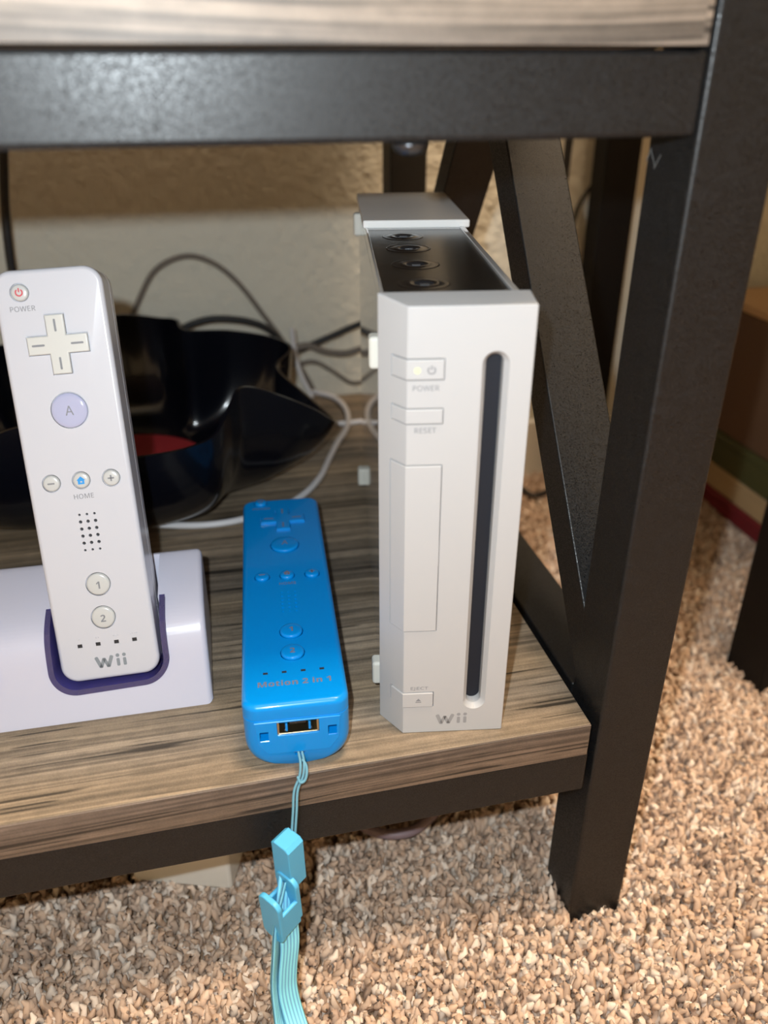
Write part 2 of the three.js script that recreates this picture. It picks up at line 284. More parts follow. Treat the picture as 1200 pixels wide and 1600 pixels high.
// ---------------------------------------------------------------- the game console
{
  const t = thing('game_console', 'upright white game console with a dark disc slot at the right shelf end', 'game console', [-0.0764, 0, -0.0126]);
  t.rotation.y = -0.1646;
  const A = 0.0077, C = 0.0102, WU = 0.044, H = 0.157;
  // local x = u (right), y = v (up), z = -w (towards the viewer)
  const hull = (pts, r) => { const s = new THREE.IcosahedronGeometry(r, 2).attributes.position, cloud = []; for (const p of pts) for (let i = 0; i < s.count; i++) cloud.push(new THREE.Vector3(p[0] + s.getX(i), p[1] + s.getY(i), p[2] + s.getZ(i))); return crease(new ConvexGeometry(cloud), 0.35); };
  const r = 0.0005, e = 0.0002;
  let front = hull([[r, r, -C - e], [A + 0.0003, r, -r], [WU - r, r, -r], [WU - r, r, -0.0113 + r], [r, r, -0.0113 + r],
    [r, H - r, -C - e], [A + 0.0003, H - 0.0013 - r, -r], [WU - r, H - 0.0013 - r, -r], [WU - r, H - r, -0.0113 + r], [r, H - r, -0.0113 + r]], r);
  const len = Math.hypot(A, C), nu = -C / len, nw = -A / len;           // chamfer's outward normal in (u, w)
  const mit = 1 / (1 + (-nw)); // for the fold's mitre: (n1 + n2) / (1 + n1.n2), n2 = (0, -1)
  function plate(uA, uB, v0, v1, out, inn, bevel = 0) {
    const wA = C * (1 - uA / A); const line = o => [[uA + nu * o, wA + nw * o], [A + nu * mit * o, 0 + (nw - 1) * mit * o], [uB, -o]];
    const sh = poly([...line(out), ...line(-inn).reverse()]);
    const g = new THREE.ExtrudeGeometry(sh, { depth: v1 - v0 - 2 * bevel, bevelEnabled: bevel > 0, bevelSize: bevel, bevelOffset: -bevel, bevelThickness: bevel, bevelSegments: 2 });
    g.rotateX(-Math.PI / 2); g.translate(0, v0 + bevel, 0); return crease(g, 0.3);
  }
  const gap = 0.00033;
  const plates = { power_button: [0.0040, 0.0182, 0.1347, 0.1406], reset_button: [0.0040, 0.0182, 0.1212, 0.1257], card_door: [0.0037, 0.0184, 0.0460, 0.1075], eject_button: [0.0040, 0.0182, 0.0125, 0.0188] };
  for (const [uA, uB, v0, v1] of Object.values(plates)) front = csg(front, plate(uA - gap * 1.5, uB + gap, v0 - gap, v1 + gap, 0.002, 0.0011), SUBTRACTION);
  // disc slot: a flared round-ended recess
  const stadium = (w, v0, v1) => rrect(w, v1 - v0, w / 2 - 1e-5);
  const cut = (w, v0, v1, w0, w1) => { const g = new THREE.ExtrudeGeometry(stadium(w, v0, v1), { depth: w1 - w0, bevelEnabled: false, curveSegments: 16 }); g.translate(0.0331, (v0 + v1) / 2, -w1); return g; };
  { // flare: two lofted stadium loops
    const ring = (w, v0, v1, z) => { const pts = stadium(w, v0, v1).getSpacedPoints ? new THREE.Path(stadium(w, v0, v1).getPoints(16)).getPoints() : []; return stadium(w, v0, v1).getPoints(16).map(p => [p.x + 0.0331, p.y + (v0 + v1) / 2, z]); };
    const a = ring(0.0090, 0.0100, 0.1432, 0.0008), b = ring(0.0052, 0.0118, 0.1414, -0.0020), n = a.length; const pos = [], idx = [];
    [...a, ...b, [0.0331, 0.077, 0.0008], [0.0331, 0.077, -0.0020]].forEach(p => pos.push(...p));
    for (let i = 0; i < n; i++) { const j = (i + 1) % n; idx.push(i, n + i, n + j, i, n + j, j, 2 * n, i, j, 2 * n + 1, n + j, n + i); }
    const g = new THREE.BufferGeometry(); g.setAttribute('position', new THREE.Float32BufferAttribute(pos, 3)); g.setIndex(idx); const q = mergeVertices(g, 1e-7); q.computeVertexNormals();
    front = csg(front, q, SUBTRACTION);
    front = csg(front, cut(0.0052, 0.0118, 0.1414, -0.0005, 0.0062), SUBTRACTION);
  }
  const f = part('front_panel', crease(front, 0.35), M.white, t);
  for (const [n, a] of Object.entries(plates)) {
    const b = part(n, plate(...a, 0.00035, 0.0010, 0.00025), M.white, t);
    const up = (g, m, nm) => part(nm, g.translate(0, 0, 0.0003), m, b);
    if (n === 'power_button') { up(powerIcon(0.00125, 0.0147, 0.1375), M.ink, 'power_symbol'); const l = up(new THREE.CylinderGeometry(0.00085, 0.00085, 0.0002, 20).rotateX(Math.PI / 2).translate(0.0106, 0.1375, 0.0001), M.led, 'indicator_light'); l.userData.label = 'glowing pale yellow power light'; const pl = new THREE.PointLight(new THREE.Color(1, 0.95, 0.45), 0.0000007, 0, 2); pl.position.set(0.0106, 0.1375, 0.0016); pl.shadow.radius = 0.03; pl.castShadow = true; b.add(pl); }
    if (n === 'eject_button') up(mergeGeometries([flat(poly([[-0.001, 0], [0.001, 0], [0, 0.0012]])), flat(poly([[-0.001, -0.0007], [0.001, -0.0007], [0.001, -0.0003], [-0.001, -0.0003]]))]).translate(0.0131, 0.0153, 0), M.ink, 'eject_symbol');
  }
  const pr = (n, g, m = M.ink) => part(n, g.translate(0, 0, -0.00001), m, f);
  pr('lettering', text('POWER', 0.00165, 0.01325, 0.1321, 0.0077, fontR)); pr('lettering', text('RESET', 0.00165, 0.0133, 0.1190, 0.0064, fontR)); pr('lettering', text('EJECT', 0.00125, 0.0134, 0.0208, 0.0062, fontR));
  pr('logo', wiiLogo(0.0114, 0.0252, 0.0060), M.logoGrey);
  part('card_door_hinge', new RoundedBoxGeometry(0.0004, 0.0095, 0.0006, 1, 0.00015).translate(0.01835, 0.0765, 0.0001), M.white, t);
  part('disc_slot', (() => { const g = new THREE.ExtrudeGeometry(stadium(0.0050, 0.0119, 0.1413), { depth: 0.0006, bevelEnabled: true, bevelSize: 0.0001, bevelOffset: -0.0001, bevelThickness: 0.0003, curveSegments: 12 }); return crease(g.translate(0.0331, 0.0766, -0.0059), 0.5); })(), M.slot, t, 'dark navy felt lined disc slot');
  // body, open on top where the socket panel lies, glossy on the sides
  const body = mergeGeometries([box(0.0010, 0.0415, 0.0010, 0.1530, -0.2080, -0.0113, 0.0010), box(0.0010, 0.00195, 0.1500, 0.1563, -0.124, -0.0113, 0.0003), box(0.0394, 0.0415, 0.1500, 0.1563, -0.124, -0.0113, 0.0004), box(0.0010, 0.0415, 0.1500, 0.1556, -0.2070, -0.123, 0.0006)].map(g => { const q = g.index ? g.toNonIndexed() : g; return q; }));
  part('case', body, M.caseGloss, t, 'glossy white case');
  part('rear_cover', mergeGeometries([box(0.0001, 0.0437, 0.1556, 0.1588, -0.2070, -0.1235, 0.0007)]), M.coverWhite, t, 'white cover over the rear card slots');
  const panel = part('socket_panel', box(0.0019, 0.0395, 0.1525, 0.1553, -0.1240, -0.0113, 0.0002), M.panel, t, 'dusty black top panel with four round sockets');
  for (const w of [0.0281, 0.0557, 0.0833, 0.1075]) {
    const lathe = p => new THREE.LatheGeometry(p.map(q => new THREE.Vector2(...q)), 36);
    const s = part('socket', lathe([[0.0030, 0.0001], [0.0040, 0.0003], [0.0050, 0.0003], [0.0054, 0.0001], [0.0071, 0.00006], [0.0075, 0.00014], [0.0079, 0.00014], [0.0082, 0.0]]).translate(0.0150, 0.1553, -w), M.black, panel);
    part('socket_core', new THREE.CylinderGeometry(0.0031, 0.0031, 0.0003, 28).translate(0.0150, 0.1553, -w), M.slot, s);
    part('contact_tab', new RoundedBoxGeometry(0.0028, 0.0005, 0.0007, 1, 0.0001).translate(0.0150, 0.1556, -w + 0.0026), M.steel, s);
  }
  for (const [v, w] of [[0.1370, 0.0205], [0.0135, 0.0205], [0.0130, 0.1880], [0.1485, 0.1800]]) part('rubber_foot', new RoundedBoxGeometry(0.0040, 0.0102, 0.0060, 3, 0.0013).translate(-0.0004, v, -w), M.rubber, t);
}

// ---------------------------------------------------------------- game remotes
function remote(t, o) {
  const W = 0.0358, L = 0.1480, D = o.depth, V = v => v * 0.001 + o.dv, rc = o.corner;
  const loop = (hw, y0, y1, rr, z) => { const pts = [], cxs = [[hw - rr, y1 - rr, 0], [-hw + rr, y1 - rr, 1], [-hw + rr, y0 + rr, 2], [hw - rr, y0 + rr, 3]]; for (const [cx, cy, q] of cxs) for (let k = 0; k <= 7; k++) { const a = (q + k / 7) * Math.PI / 2; pts.push([cx + rr * Math.cos(a), cy + rr * Math.sin(a), z]); } return pts; };
  const loft = loops => { const n = loops[0].length, pos = loops.flat(2), idx = []; const mean = l => l.reduce((s, p) => [s[0] + p[0] / n, s[1] + p[1] / n, p[2]], [0, 0, 0]); const m0 = loops.length * n; pos.push(...mean(loops[0]), ...mean(loops[loops.length - 1]));
    for (let a = 0; a + 1 < loops.length; a++) for (let i = 0; i < n; i++) { const j = (i + 1) % n, p = a * n; idx.push(p + i, p + n + i, p + j, p + j, p + n + i, p + n + j); }
    for (let i = 0; i < n; i++) { const j = (i + 1) % n, p = (loops.length - 1) * n; idx.push(m0, i, j, m0 + 1, p + j, p + i); }
    const g = new THREE.BufferGeometry(); g.setAttribute('position', new THREE.Float32BufferAttribute(pos, 3)); g.setIndex(idx); g.computeVertexNormals(); return g; };
  const R = o.round, upper = [];
  for (let k = 0; k <= 5; k++) { const a = k / 5 * Math.PI / 2, i = R * (1 - Math.sin(a)); upper.push(loop(W / 2 - i, i, L - i, Math.max(rc - i, 0.0008), -R * (1 - Math.cos(a)))); }
  upper.push(loop(W / 2, 0, L, rc, -o.split));
  const lower = [loop(W / 2 - 0.0003, 0.0003, L - 0.0003, rc, -o.split + 0.0002), loop(W / 2 - 0.0003, 0.0003, L - 0.0003, rc, -o.split - 0.0003), loop(W / 2, 0.0, L, rc, -o.split - 0.0005), loop(W / 2, 0, L, rc, -0.0150)];
  for (let k = 1; k <= 9; k++) { const a = k / 9, hw = W / 2 * (0.42 + 0.58 * Math.pow(1 - Math.pow(a, 2.3), 0.5)), i = 0.0018 * a * a * a; lower.push(loop(hw, i, L - i, Math.min(rc, hw * 0.8), -0.0150 - (D - 0.0150) * (k === 9 ? 1 : Math.pow(a, 0.9)))); }
  const circ = (x, v, r, d = 0.0012) => new THREE.CylinderGeometry(r, r, 2 * d, 28).rotateX(Math.PI / 2).translate(x * 0.001, V(v), 0);
  const rects = (x, v, w, h, d = 0.0006) => new THREE.BoxGeometry(w, h, 2 * d).translate(x * 0.001, V(v), 0);
  const cross = (a, b, depth, bev) => { const s = poly([[-b, -a], [b, -a], [b, -b], [a, -b], [a, b], [b, b], [b, a], [-b, a], [-b, b], [-a, b], [-a, -b], [-b, -b]]); return new THREE.ExtrudeGeometry(s, { depth, bevelEnabled: bev > 0, bevelSize: bev, bevelThickness: bev, bevelOffset: -bev, bevelSegments: 3 }); };
  const cx = 0.5, btn = [['power_button', -9.4, 140.5, 2.9], ['minus_button', -9.7, 75.1, 2.95], ['home_button', cx, 75.2, 2.95], ['plus_button', 10.8, 75.0, 2.95], ['one_button', cx - 0.1, 36.7, 4.2], ['two_button', cx - 0.2, 24.0, 4.2], ['a_button', cx, 100, 6.1]];
  const cuts = btn.map(([, x, v, r]) => circ(x, v, (r + 0.28) * 0.001)); cuts.push(cross(0.0103, 0.0034, 0.0024, 0).translate(cx * 0.001, V(122.6), -0.0012));
  for (const x of [-9.6, -3.1, 3.5, 10.0]) cuts.push(rects(x, 14.0, 0.0017, 0.0014));
  let shell = loft(upper); for (const c of cuts) shell = csg(shell, c, SUBTRACTION);
  const holes = []; for (let i = 0; i < 3; i++) for (let j = 0; j < 6; j++) holes.push(circ(cx + (i - 1) * 2.6, 49.8 + j * 2.62, (j === 0 || j === 5 ? 0.00044 : 0.0006), 0.0012));
  for (const h of holes) shell = csg(shell, h, SUBTRACTION);
  const face = part('upper_shell', crease(shell, 0.45), o.body, t);
  let low = loft(lower);
  if (o.open) { // connector end: bay, two square latch holes and a cord slot
    const hole = (u0, u1, n0, n1, d) => new THREE.BoxGeometry(u1 - u0, 2 * d, n1 - n0).translate((u0 + u1) / 2, 0, (n0 + n1) / 2);
    for (const h of [hole(-0.0068, 0.0074, -0.0131, -0.0065, 0.008), hole(-0.0128, -0.0096, -0.0153, -0.0106, 0.005), hole(0.0102, 0.0134, -0.0150, -0.0103, 0.005), hole(-0.0013, 0.0019, -0.0232, -0.0214, 0.004)]) low = csg(low, h, SUBTRACTION);
  }
  const lowPart = part('lower_shell', crease(low, 0.5), o.body, t);
  part('speaker_grille', new THREE.BoxGeometry(0.009, 0.017, 0.0003).translate(cx * 0.001, V(56.3), -0.0010), o.holeMat, face);
  for (const x of [-9.6, -3.1, 3.5, 10.0]) part('player_light', rects(x, 14.0, 0.0016, 0.0013, 0.0001).translate(0, 0, -0.00035), M.dark, face, 'small dark square player light');
  if (o.dots) for (const [i, x] of [-9.6, -3.1, 3.5, 10.0].entries()) part('braille_dots', mergeGeometries(Array.from({ length: i + 1 }, (_, k) => new THREE.SphereGeometry(0.00022, 6, 4).translate((x + (k - i / 2) * 0.75) * 0.001, V(16.5), 0))), o.body, face);
  const knob = (r, h) => new THREE.LatheGeometry([[0, h], [r * 0.45, h - 0.00004], [r * 0.78, h - 0.00015], [r - 0.0004, h - 0.00035], [r - 0.0001, h - 0.0007], [r, h - 0.0012], [r, -0.0010], [0, -0.0010]].map(p => new THREE.Vector2(...p)), 36).rotateX(Math.PI / 2);
  const P = {};
  for (const [n, x, v, r] of btn) {
    const a = n === 'a_button', h = a ? o.aH : o.bH; P[n] = part(n, knob(r * 0.001, h).translate(x * 0.001, V(v), 0), a ? o.aMat : o.btnMat, t, a && o.aLabel);
    P[n].userData.at = undefined; const top = (g, m, nm) => part(nm, g.translate(x * 0.001, V(v), h - 0.00001), m, P[n]);
    const bars = (w, hh) => flat(rrect(w, hh, 0.0001));
    if (n === 'power_button') top(powerIcon(0.0013, 0, 0), o.inkPower, 'power_symbol');
    if (n === 'minus_button') top(bars(0.0024, 0.00055), o.ink, 'minus_sign');
    if (n === 'plus_button') top(mergeGeometries([bars(0.0022, 0.00055), bars(0.00055, 0.0022)]), o.ink, 'plus_sign');
    if (n === 'home_button') { const s = poly([[-0.0015, 0.0001], [0, 0.0015], [0.0015, 0.0001], [0.0011, 0.0001], [0.0011, -0.0013], [-0.0011, -0.0013], [-0.0011, 0.0001]]); const hl = new THREE.Path([[-0.0003, -0.0007], [-0.0003, -0.0002], [0.0004, -0.0002], [0.0004, -0.0007]].map(p => new THREE.Vector2(...p))); s.holes.push(hl); top(flat(s), o.inkHome, 'house_symbol'); }
    if (n === 'one_button') top(text('1', 0.0027, 0, -0.0002, 0, font), o.ink, 'numeral');
    if (n === 'two_button') top(text('2', 0.0027, 0, -0.0002, 0, font), o.ink, 'numeral');
    if (a) top(text('A', 0.0033, 0.0001, 0, 0, fontR), o.inkA, 'letter');
  }
  const dp = part('direction_pad', crease(cross(0.0100, 0.0031, 0.0018 - 0.0006, 0.0006).translate(cx * 0.001, V(122.6), -0.0010 + 0.0006), 0.5), o.padMat, t);
  for (const [x, y, w, h] of [[0, 0.0064, 0.0007, 0.0042], [0, -0.0064, 0.0007, 0.0042], [0.0064, 0, 0.0042, 0.0007], [-0.0064, 0, 0.0042, 0.0007]]) part('arrow_mark', flat(rrect(w, h, 0.0003)).translate(cx * 0.001 + x, V(122.6) + y, 0.00139), o.ink, dp);
  const onFace = (g, m, nm) => part(nm, g.translate(0, 0, -0.00001), m, face);
  onFace(text('POWER', 0.0017, -0.0092, V(135.2), 0.0082, fontR), o.ink, 'lettering'); onFace(text('HOME', 0.0017, 0.0005, V(69.5), 0.0068, fontR), o.ink, 'lettering');
  return { t, face, low: lowPart, V };
}
{ // white remote standing in the charging dock, leaning back
  const t = thing('game_remote', 'white motion game remote standing upright in the white charging dock', 'remote', [-0.1708, 0.0128, -0.0508]);
  t.rotation.order = 'YXZ'; t.rotation.set(-0.2985, -0.0681, 0.0379);
  const r = remote(t, { depth: 0.0305, dv: 0, corner: 0.0062, round: 0.0016, split: 0.0125, body: M.whiteGloss, btnMat: M.button, padMat: M.cream, aMat: M.clearA, aLabel: 'clear bluish A button', aH: 0.0012, bH: 0.0007, ink: M.ink, inkA: M.ink, inkPower: M.inkRed, inkHome: M.inkBlue, holeMat: M.dark, dots: true });
  part('logo', wiiLogo(0.0114, 0.0004, 0.0066).translate(0, 0, -0.00001), M.silver, r.face, 'silver grey logo');
}
{ // blue remote lying on the shelf with its wrist strap hanging over the edge
  const t = thing('game_remote', 'glossy blue game remote lying flat on the shelf, wrist strap hanging over the edge', 'remote', [-0.1074, 0.0285, -0.0038]);
  t.rotation.order = 'YXZ'; t.rotation.set(-Math.PI / 2, -0.0782, 0);
  const r = remote(t, { depth: 0.0284, dv: 0.0030, corner: 0.0050, round: 0.0022, split: 0.0058, body: M.blue, btnMat: M.blue, padMat: M.blue, aMat: M.blue, aH: 0.0014, bH: 0.0014, ink: M.blueInk, inkA: M.blueInk, inkPower: M.blueInk, inkHome: M.blueInk, holeMat: M.blueDeep, dots: false, open: true });
  part('lettering', text('Motion 2 in 1', 0.0026, 0.0002, 0.0112, 0.0250).translate(0, 0, -0.00001), M.blueInk, r.face, 'faded grey words on the blue face');
  const con = part('connector', mergeGeometries([box(-0.0068, -0.0060, 0.0002, 0.006, -0.0131, -0.0065, 0.0002), box(0.0066, 0.0074, 0.0002, 0.006, -0.0131, -0.0065, 0.0002), box(-0.0068, 0.0074, 0.0002, 0.006, -0.0131, -0.0126, 0.0002), box(-0.0068, 0.0074, 0.0002, 0.006, -0.0070, -0.0065, 0.0002)]), M.gold, t, 'brass rim of the connector port');
  part('port_block', mergeGeometries([box(-0.0060, 0.0066, 0.0065, 0.0075, -0.0128, -0.0068, 0.0002), box(-0.0026, 0.0032, 0.0010, 0.0066, -0.0096, -0.0074, 0.0003)]), M.black, con);
  for (const x of [-0.0036, 0.0042]) part('port_prong', box(x - 0.0004, x + 0.0004, 0.0006, 0.006, -0.0122, -0.0090, 0.0002), M.blue, con);
  for (const x of [-0.0040, 0.0046]) part('port_contact', new THREE.SphereGeometry(0.0006, 10, 8).translate(x, 0.0012, -0.0118), M.steel, con);
  { // raised end cap with openings
    const sh = poly([[-0.0142, -0.0066], [0.0146, -0.0066], [0.0140, -0.0160], [0.0108, -0.0208], [-0.0104, -0.0208], [-0.0136, -0.0160]]);
    for (const [u0, u1, n0, n1] of [[-0.0069, 0.0075, -0.0132, -0.0070], [-0.0128, -0.0096, -0.0153, -0.0106], [0.0102, 0.0134, -0.0150, -0.0103]]) sh.holes.push(new THREE.Path([[u0, n0], [u0, n1], [u1, n1], [u1, n0]].map(p => new THREE.Vector2(...p))));
    part('end_cap', crease(new THREE.ExtrudeGeometry(sh, { depth: 0.00035, bevelEnabled: true, bevelSize: 0.00012, bevelThickness: 0.00012, bevelOffset: -0.00012, bevelSegments: 1 }).rotateX(Math.PI / 2), 0.3), M.blue, t);
    part('strap_slot_rim', box(-0.0018, 0.0024, -0.0002, 0.0004, -0.0214, -0.0210, 0.0001), M.blueDeep, t);
  }
  // wrist strap: local frame has y along the remote and z up, so it is built in world axes and brought in by the group's inverse
  const s = new THREE.Group(); s.name = 'wrist_strap'; s.userData.label = 'pale blue wrist strap with a plastic catch'; t.add(s);
  t.updateMatrixWorld(); s.applyMatrix4(t.matrixWorld.clone().invert());
  const STRAP = [[-0.1070, 0.0072, -0.004], [-0.1070, 0.0064, 0.0012], [-0.1078, 0.0030, 0.0034], [-0.1100, -0.0010, 0.0052], [-0.1112, -0.0080, 0.0080], [-0.1124, -0.0160, 0.0102]];
  part('cord', mergeGeometries([-0.0006, 0.0006].map(d => tube(STRAP.map(p => [p[0] + d, p[1], p[2]]), 0.00045))), M.cord, s);
  part('knot', tube([[-0.1090, 0.0030, 0.0038], [-0.1083, 0.0016, 0.0048], [-0.1070, 0.0018, 0.0046], [-0.1060, 0.0036, 0.0036], [-0.1058, 0.0058, 0.0018], [-0.1066, 0.0070, 0.0002]], 0.0005), M.cord, s);
  const piece = (name, g, m, pos, rot) => { g.rotateX(rot[0]); g.rotateY(rot[1]); g.rotateZ(rot[2]); g.translate(...pos); return part(name, g, m, s); };
  // the plug (tapered block), the slider (a U-shaped clip) and two lengths of ribbed band
  const plug = new THREE.ExtrudeGeometry(poly([[-0.0041, -0.0105], [0.0041, -0.0105], [0.0041, 0.0095], [0.0027, 0.0108], [-0.0027, 0.0108], [-0.0041, 0.0095]]), { depth: 0.0064, bevelEnabled: true, bevelSize: 0.0005, bevelThickness: 0.0005, bevelOffset: -0.0005, bevelSegments: 3 }); plug.translate(0, 0, -0.0032);
  piece('strap_plug', crease(plug, 0.5), M.strapPlastic, [-0.1147, -0.0255, 0.0122], [0.10, -0.90, -0.06]);
  const leaf = () => crease(new THREE.ExtrudeGeometry(rrect(0.0098, 0.0225, 0.0030), { depth: 0.0010, bevelEnabled: true, bevelSize: 0.0005, bevelThickness: 0.0005, bevelOffset: -0.0005, bevelSegments: 3, curveSegments: 8 }), 0.6).translate(0, 0, -0.0005), solid = g => { const q = g.index ? g.toNonIndexed() : g; return q; };
  const clip = mergeGeometries([leaf().translate(0, 0, 0.0050), leaf().translate(0, 0.003, -0.0036), new RoundedBoxGeometry(0.0016, 0.0130, 0.0090, 3, 0.0007).translate(0.0041, -0.0020, 0.0008), new RoundedBoxGeometry(0.0016, 0.0130, 0.0090, 3, 0.0007).translate(-0.0041, -0.0020, 0.0008)].map(solid));
  piece('strap_slider', clip, M.strapPlastic, [-0.1185, -0.0440, 0.0166], [0.12, -0.90, -0.06]);
  const band = (pts, dir, w, th) => { // a ribbed ribbon: sweep of a flat section along a curve
    const c = new THREE.CatmullRomCurve3(pts.map(p => new THREE.Vector3(...p)), false, 'centripetal'), n = 40, pos = [], uv = [], idx = [], m = 24; const D = new THREE.Vector3(...dir).normalize(); let acc = 0, prev = null;
    for (let i = 0; i <= n; i++) { const p = c.getPoint(i / n), T = c.getTangent(i / n), side = D.clone().addScaledVector(T, -D.dot(T)).normalize(), N = T.clone().cross(side); if (prev) acc += p.distanceTo(prev); prev = p;
      for (let k = 0; k <= m; k++) { const front = k <= m / 2, q = front ? k / (m / 2) : 2 - k / (m / 2), rib = th * (0.8 + 0.35 * Math.abs(Math.sin(q * Math.PI * 6))) * (k === 0 || k === m || k === m / 2 ? 0.2 : 1); const v = p.clone().addScaledVector(side, (q - 0.5) * w).addScaledVector(N, (front ? 0.5 : -0.5) * rib); pos.push(v.x, v.y, v.z); uv.push(q * 0.0082, acc); } }
    for (let i = 0; i < n; i++) for (let k = 0; k < m; k++) { const a = i * (m + 1) + k; idx.push(a, a + m + 1, a + 1, a + 1, a + m + 1, a + m + 2); }
    const g = new THREE.BufferGeometry(); g.setAttribute('position', new THREE.Float32BufferAttribute(pos, 3)); g.setAttribute('uv', new THREE.Float32BufferAttribute(uv, 2)); g.setIndex(idx); g.computeVertexNormals(); return g; };
  part('strap_band', band([[-0.1152, -0.0320, 0.0125], [-0.1172, -0.0440, 0.0160], [-0.1172, -0.0600, 0.0190], [-0.1190, -0.0750, 0.0205], [-0.1196, -0.0850, 0.0215], [-0.1180, -0.0980, 0.0250], [-0.1150, -0.1060, 0.0340], [-0.1120, -0.1075, 0.0480]], [0.85, 0, -0.35], 0.0078, 0.0012), M.webbing, s);
  part('strap_band', band([[-0.1160, -0.0330, 0.0135], [-0.1200, -0.0450, 0.0178], [-0.1222, -0.0600, 0.0205], [-0.1238, -0.0750, 0.0215], [-0.1240, -0.0850, 0.0225], [-0.1236, -0.0980, 0.0255], [-0.1215, -0.1060, 0.0340], [-0.1190, -0.1075, 0.0480]], [0.45, 0, -0.9], 0.0076, 0.0012), M.webbing, s);
}

// ---------------------------------------------------------------- charging dock
{
  const prof = [[0, 0], [0.0004, 0.0012], [0.0035, 0.0085], [0.0065, 0.0160], [0.0095, 0.0235], [0.0125, 0.0285], [0.0170, 0.0320], [0.0240, 0.0348], [0.0340, 0.0375], [0.0460, 0.0400], [0.0500, 0.0396], [0.0530, 0.0370], [0.0545, 0.0330], [0.0560, 0]];
  const shape = off => { const P = off ? prof.map((p, i) => { const a = prof[(i + prof.length - 1) % prof.length], b = prof[(i + 1) % prof.length], dx = b[0] - a[0], dy = b[1] - a[1], l = Math.hypot(dx, dy); return i === 0 || i === prof.length - 1 ? p : [p[0] - dy / l * off, p[1] + dx / l * off]; }) : prof; return new THREE.Shape([P[0], P[1]].map(p => new THREE.Vector2(...p)).concat(new THREE.SplineCurve(P.slice(1, -1).map(p => new THREE.Vector2(...p))).getPoints(44).slice(1), [new THREE.Vector2(...P[P.length - 1])])); };
  const X1 = -0.1352, LEN = 0.165, org = [-0.2175, 0, -0.0715];
  const dockGeo = (off, bev) => { const g = new THREE.ExtrudeGeometry(shape(off), { depth: LEN - 2 * bev, bevelEnabled: bev > 0, bevelSize: bev, bevelThickness: bev, bevelOffset: -bev, bevelSegments: 4 }); g.translate(0, 0, bev); g.rotateY(Math.PI / 2); g.translate(-LEN, 0, 0); g.rotateY(-0.02); g.translate(X1, 0, -0.0432); return crease(g, 0.5); };
  const t = thing('charging_dock', 'low white charging dock with violet clear rims round its two bays', 'charger', org);
  const slotBox = (grow, dx) => { const w = 0.0358 + 2 * grow, g = new THREE.ExtrudeGeometry(rrect(w, 0.09, 0.0062 + grow), { depth: 0.058, bevelEnabled: false, curveSegments: 8 }); g.translate(0, 0.045 - grow, -0.0318); const m = new THREE.Matrix4().makeRotationFromEuler(new THREE.Euler(-0.2985, -0.0681, 0.0379, 'YXZ')); g.applyMatrix4(m); g.translate(-0.1708 + dx, 0.0128, -0.0508 + dx * -0.02); return g; };
  let bodyG = dockGeo(0, 0.0022); const bays = [0, -0.0603], frontOnly = new THREE.BoxGeometry(0.5, 0.2, 0.2).translate(-0.2, 0.05, 0.1 - 0.0680);
  for (const dx of bays) { bodyG = csg(bodyG, csg(slotBox(0.0037, dx), frontOnly, INTERSECTION), SUBTRACTION); bodyG = csg(bodyG, slotBox(0.0009, dx), SUBTRACTION); }
  part('housing', crease(bodyG, 0.45).translate(-org[0], -org[1], -org[2]), M.dock, t);
  for (const dx of bays) { let g = csg(dockGeo(0.0009, 0.0022), csg(slotBox(0.0036, dx), frontOnly, INTERSECTION), INTERSECTION); g = csg(g, slotBox(0.0016, dx), SUBTRACTION); part('bay_rim', crease(g, 0.45).translate(-org[0], -org[1], -org[2]), M.purple, t, 'clear violet plastic rim'); }
}

